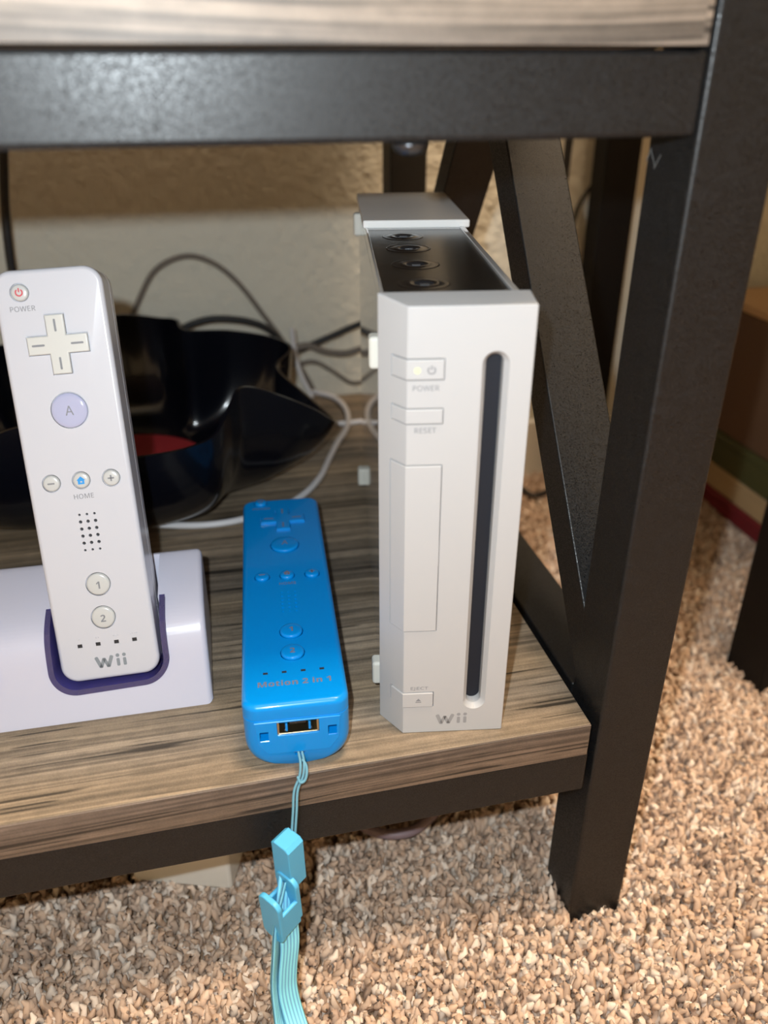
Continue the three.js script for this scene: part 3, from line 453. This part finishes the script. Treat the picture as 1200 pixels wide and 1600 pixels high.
// ---------------------------------------------------------------- bowl shaped from a record
{
  const c = [-0.178, 0.0008, -0.262], t = thing('record_bowl', 'black bowl with wavy sides moulded from a vinyl record, behind the white remote', 'bowl', c);
  // rim: [angle, radius, height]; angle 0 is to the right, 90 towards the viewer
  const rim = [[-172, 0.116, 0.052], [-150, 0.092, 0.070], [-128, 0.115, 0.056], [-110, 0.100, 0.066], [-89, 0.106, 0.067], [-75, 0.103, 0.065], [-63, 0.086, 0.069], [-51, 0.070, 0.068], [-41, 0.094, 0.064], [-28, 0.112, 0.060], [-17, 0.113, 0.058], [-6, 0.097, 0.054], [6, 0.110, 0.044], [18, 0.129, 0.036], [28, 0.121, 0.052], [38, 0.108, 0.066], [47, 0.103, 0.073], [54, 0.108, 0.068], [62, 0.115, 0.059], [75, 0.113, 0.056], [92, 0.108, 0.058], [105, 0.094, 0.068], [120, 0.108, 0.062], [140, 0.124, 0.042], [158, 0.104, 0.064]];
  const wrap = rim.map(r => [...r]); const at = a => { let i = rim.findIndex((r, k) => { const n = rim[(k + 1) % rim.length], n0 = n[0] < r[0] ? n[0] + 360 : n[0], aa = a < r[0] ? a + 360 : a; return aa >= r[0] && aa < n0; }); if (i < 0) i = rim.length - 1; const g = k => rim[(i + k + rim.length) % rim.length]; let a0 = g(0)[0], a1 = g(1)[0]; if (a1 < a0) a1 += 360; let aa = a < a0 ? a + 360 : a; const u = (aa - a0) / (a1 - a0); const cr = k => { const p0 = g(-1)[k], p1 = g(0)[k], p2 = g(1)[k], p3 = g(2)[k]; return 0.5 * (2 * p1 + (p2 - p0) * u + (2 * p0 - 5 * p1 + 4 * p2 - p3) * u * u + (3 * p1 - p0 - 3 * p2 + p3) * u * u * u); }; return [cr(1), cr(2)]; };
  const NA = 220, NS = 34, top = []; const r0 = 0.056;
  for (let i = 0; i < NA; i++) {
    const a = -180 + i * 360 / NA, [Rr, h] = at(a), ca = Math.cos(a * Math.PI / 180), sa = Math.sin(a * Math.PI / 180), row = [];
    for (let k = 0; k <= NS; k++) { let r, y; if (k <= 8) { r = r0 * k / 8; y = 0; } else { const s = (k - 8) / (NS - 8), q = 1 - s, f = Math.max(0, Math.min(1, (h - 0.036) / 0.025)), P = [[r0, 0], [r0 + (Rr - r0) * (0.60 + 0.25 * f), 0], [r0 + (Rr - r0) * (0.85 + 0.12 * f), h * 0.45], [Rr, h]]; r = q * q * q * P[0][0] + 3 * q * q * s * P[1][0] + 3 * q * s * s * P[2][0] + s * s * s * P[3][0]; y = q * q * q * P[0][1] + 3 * q * q * s * P[1][1] + 3 * q * s * s * P[2][1] + s * s * s * P[3][1]; } row.push(new THREE.Vector3(r * ca, y, r * sa)); }
    top.push(row);
  }
  const pos = [], idx = [], nrm = []; const th = 0.0017;
  const N = (i, k) => { const A = top[(i + 1) % NA][k], B = top[(i + NA - 1) % NA][k], Cc = top[i][Math.min(NS, k + 1)], Dd = top[i][Math.max(0, k - 1)]; const n = A.clone().sub(B).cross(Cc.clone().sub(Dd)); if (n.lengthSq() < 1e-14) n.set(0, 1, 0); n.normalize(); if (k <= 8 && n.y < 0) n.negate(); return n; };
  for (let side = 0; side < 2; side++) for (let i = 0; i < NA; i++) for (let k = 0; k <= NS; k++) { const p = top[i][k].clone(); let n = k <= 7 ? new THREE.Vector3(0, 1, 0) : N(i, k); if (n.dot(new THREE.Vector3(-top[i][k].x, 0.05, -top[i][k].z)) < 0) n.negate(); if (!side) p.addScaledVector(n, th); pos.push(p.x, p.y, p.z); }
  const id = (s, i, k) => s * NA * (NS + 1) + (i % NA) * (NS + 1) + k;
  for (let i = 0; i < NA; i++) { for (let k = 0; k < NS; k++) { idx.push(id(0, i, k), id(0, i + 1, k), id(0, i, k + 1), id(0, i + 1, k), id(0, i + 1, k + 1), id(0, i, k + 1)); idx.push(id(1, i, k), id(1, i, k + 1), id(1, i + 1, k), id(1, i + 1, k), id(1, i, k + 1), id(1, i + 1, k + 1)); } idx.push(id(0, i, NS), id(0, i + 1, NS), id(1, i, NS), id(0, i + 1, NS), id(1, i + 1, NS), id(1, i, NS)); }
  const g = new THREE.BufferGeometry(); g.setAttribute('position', new THREE.Float32BufferAttribute(pos, 3)); g.setIndex(idx);
  part('record', crease(g, 0.9), M.vinyl, t);
  part('centre_label', new THREE.LatheGeometry([[0.0036, 0], [0.0036, 0.0004], [0.0495, 0.0004], [0.0500, 0]].map(p => new THREE.Vector2(...p)), 64).translate(0, th, 0), M.label, t, 'round red paper label');
}

// ---------------------------------------------------------------- cables
const cable = (pts, r, mat, label) => lone('cable', tube(pts, r), mat, label, 'cable');
// CABLES
cable([[-0.2267, 0.1986, -0.3850], [-0.2323, 0.1668, -0.3850], [-0.2383, 0.1332, -0.3850], [-0.2419, 0.0973, -0.3850], [-0.2418, 0.0544, -0.3850], [-0.2407, 0.0176, -0.3850]], 0.0029, M.cableBlack, 'straight black cable hanging down behind the white remote');
cable([[-0.1999, -0.0156, -0.4120], [-0.1794, 0.0427, -0.4120], [-0.1691, 0.0609, -0.4120], [-0.1532, 0.0852, -0.4120], [-0.1388, 0.0934, -0.4120], [-0.1252, 0.0950, -0.4120], [-0.1100, 0.0889, -0.4120], [-0.0951, 0.0753, -0.4120], [-0.0782, 0.0506, -0.4120], [-0.0650, 0.0300, -0.4120], [-0.0513, 0.0060, -0.4120], [-0.0420, -0.0134, -0.4120]], 0.0019, M.cableGrey, 'thin grey cable arching in a tall hoop against the wall');
cable([[-0.1561, 0.0269, -0.3950], [-0.1377, 0.0470, -0.3950], [-0.1258, 0.0519, -0.3950], [-0.1120, 0.0534, -0.3950], [-0.0892, 0.0496, -0.3950], [-0.0765, 0.0435, -0.3950], [-0.0690, 0.0352, -0.3950], [-0.0627, 0.0199, -0.3950]], 0.0026, M.cableBlack, 'black cable in a low arch just above the bowl rim');
cable([[-0.0670, 0.0187, -0.4000], [-0.0520, 0.0246, -0.4000], [-0.0370, 0.0301, -0.4000], [-0.0220, 0.0356, -0.4000], [-0.0079, 0.0406, -0.4000], [0.0132, 0.0457, -0.4000], [0.0335, 0.0419, -0.4000]], 0.0026, M.cableBlack, 'black cable sloping up behind the game console');
cable([[-0.0595, 0.0263, -0.3980], [-0.0472, 0.0279, -0.3980], [-0.0327, 0.0219, -0.3980], [-0.0178, 0.0198, -0.3980], [-0.0026, 0.0222, -0.3980], [0.0126, 0.0134, -0.3980]], 0.0026, M.cableGrey, 'twisted grey cable between the bowl and the console');
cable([[-0.0576, 0.0129, -0.4000], [-0.0426, 0.0143, -0.4000], [-0.0279, 0.0055, -0.4000], [-0.0129, -0.0052, -0.4000], [0.0027, -0.0032, -0.4000], [0.0183, 0.0045, -0.4000]], 0.0016, M.cableGrey, 'slack grey cable below the twisted one');
cable([[-0.1802, 0.0021, -0.2004], [-0.1616, 0.0021, -0.1889], [-0.1403, 0.0021, -0.1818], [-0.1237, 0.0021, -0.1808], [-0.1066, 0.0021, -0.1847], [-0.0921, 0.0021, -0.1910], [-0.0780, 0.0021, -0.2042], [-0.0657, 0.0021, -0.2240], [-0.0558, 0.0021, -0.2493], [-0.0467, 0.0025, -0.2714], [-0.0384, 0.0025, -0.2889], [-0.0332, 0.0025, -0.3072], [-0.0315, 0.0025, -0.3314], [-0.0362, 0.0025, -0.3522], [-0.0482, 0.0025, -0.3661]], 0.0019, M.cableWhite, 'white cable running round the front of the record bowl');
cable([[-0.0596, 0.0447, -0.3850], [-0.0589, 0.0311, -0.3820], [-0.0565, 0.0150, -0.3780], [-0.0502, -0.0003, -0.3700], [-0.0457, -0.0102, -0.3550], [-0.0436, -0.0170, -0.3400]], 0.0018, M.cableWhite, 'short white cable dropping down behind the bowl tip');
cable([[-0.0413, 0.0021, -0.3019], [-0.0316, 0.0021, -0.3020], [-0.0177, 0.0021, -0.3046], [-0.0079, 0.0021, -0.3083]], 0.0018, M.cableWhite, 'white cable end lying on the shelf by the console side');
cable([[0.1500, 0.2073, -0.3950], [0.1499, 0.1791, -0.3950], [0.1493, 0.1624, -0.3950], [0.1488, 0.1408, -0.3950], [0.1472, 0.1185, -0.3950], [0.1486, 0.0761, -0.3950], [0.1551, 0.0252, -0.3950]], 0.003, M.cableBlack, 'thick black cable hanging behind the side brace');
cable([[0.2075, 0.1622, -0.4120], [0.1940, 0.1459, -0.4120], [0.1798, 0.1335, -0.4120], [0.1701, 0.1176, -0.4120], [0.1672, 0.0963, -0.4120], [0.1679, 0.0666, -0.4120]], 0.0016, M.cableBlack, 'thin black cable curving down the wall at right');
cable([[0.0930, -0.1055, -0.4763], [0.1191, -0.1055, -0.4061], [0.1297, -0.1055, -0.3793], [0.1343, -0.1055, -0.3659], [0.1457, -0.1055, -0.3681], [0.1770, -0.1055, -0.3993], [0.2119, -0.1055, -0.4485]], 0.0022, M.cableBlack, 'black cable lying on the carpet right of the console');
cable([[-0.0784, -0.1050, -0.0738], [-0.0760, -0.1050, -0.0634], [-0.0701, -0.1050, -0.0575], [-0.0631, -0.1050, -0.0540], [-0.0539, -0.1050, -0.0534], [-0.0450, -0.1050, -0.0574], [-0.0343, -0.1050, -0.0665], [-0.0271, -0.1050, -0.0795]], 0.0025, M.cablePlum, 'dull mauve cable looping on the carpet under the shelf');
// END CABLES

// ---------------------------------------------------------------- things on the floor
{
  const t = thing('power_adapter', 'small white power adapter block on the carpet under the shelf', 'adapter', [-0.154, PILE - 0.003, -0.070]);
  t.rotation.y = -0.33;
  part('housing', new RoundedBoxGeometry(0.046, 0.042, 0.036, 3, 0.002).translate(0, 0.021, 0), M.trim, t);
  part('cord_collar', new THREE.CylinderGeometry(0.003, 0.004, 0.012, 16).rotateZ(Math.PI / 2).translate(-0.029, 0.015, 0), M.trim, t);
}
{ // second table, to the right, near black
  const t = thing('side_table', 'near black table standing to the right, only its slim legs in view', 'table', [0.1730, FY, -0.11]);
  const b = (x0, x1, y0, y1, z0, z1) => box(x0 - 0.173, x1 - 0.173, y0 - FY, y1 - FY, z0 + 0.11, z1 + 0.11, 0.001);
  for (const [x0, x1, z0, z1] of [[0.173, 0.201, -0.141, -0.109], [0.173, 0.200, -0.402, -0.380], [0.62, 0.648, -0.141, -0.109], [0.62, 0.648, -0.402, -0.380]]) part('leg', b(x0, x1, FY + 0.001, 0.42, z0, z1), M.darkWood, t);
  part('table_top', b(0.165, 0.656, 0.42, 0.44, -0.408, -0.10), M.darkWood, t);
}
{ // stack of flat boxes behind it
  const lay = (name, mat, label, y0, y1, x0, z1, ink) => { const t = thing(name, label, 'box', [x0 + 0.11, y0, -0.29], null); part('carton', new RoundedBoxGeometry(0.22, y1 - y0 - 0.006, 0.17, 2, 0.002).translate(0, (y1 - y0 - 0.006) / 2, 0), mat, t); part('lid', new RoundedBoxGeometry(0.222, 0.006, 0.172, 2, 0.0015).translate(0, y1 - y0 - 0.003, 0), ink ?? mat, t); };
  lay('flat_box', M.boxRed, 'red flat box at the bottom of the stack behind the side table', PILE - 0.002, -0.0945, 0.275, 0);
  lay('flat_box', M.boxTan, 'tan flat box lying on the red box in the stack', -0.0945, -0.0730, 0.276, 0);
  lay('flat_box', M.boxGreen, 'green flat box in the middle of the stack behind the side table', -0.0730, -0.0450, 0.274, 0);
  lay('storage_box', M.boxBrown, 'tall brown box with a pale lid on top of the stack', -0.0450, 0.0575, 0.275, 0, M.boxPale);
}
renderer.render(scene, camera);
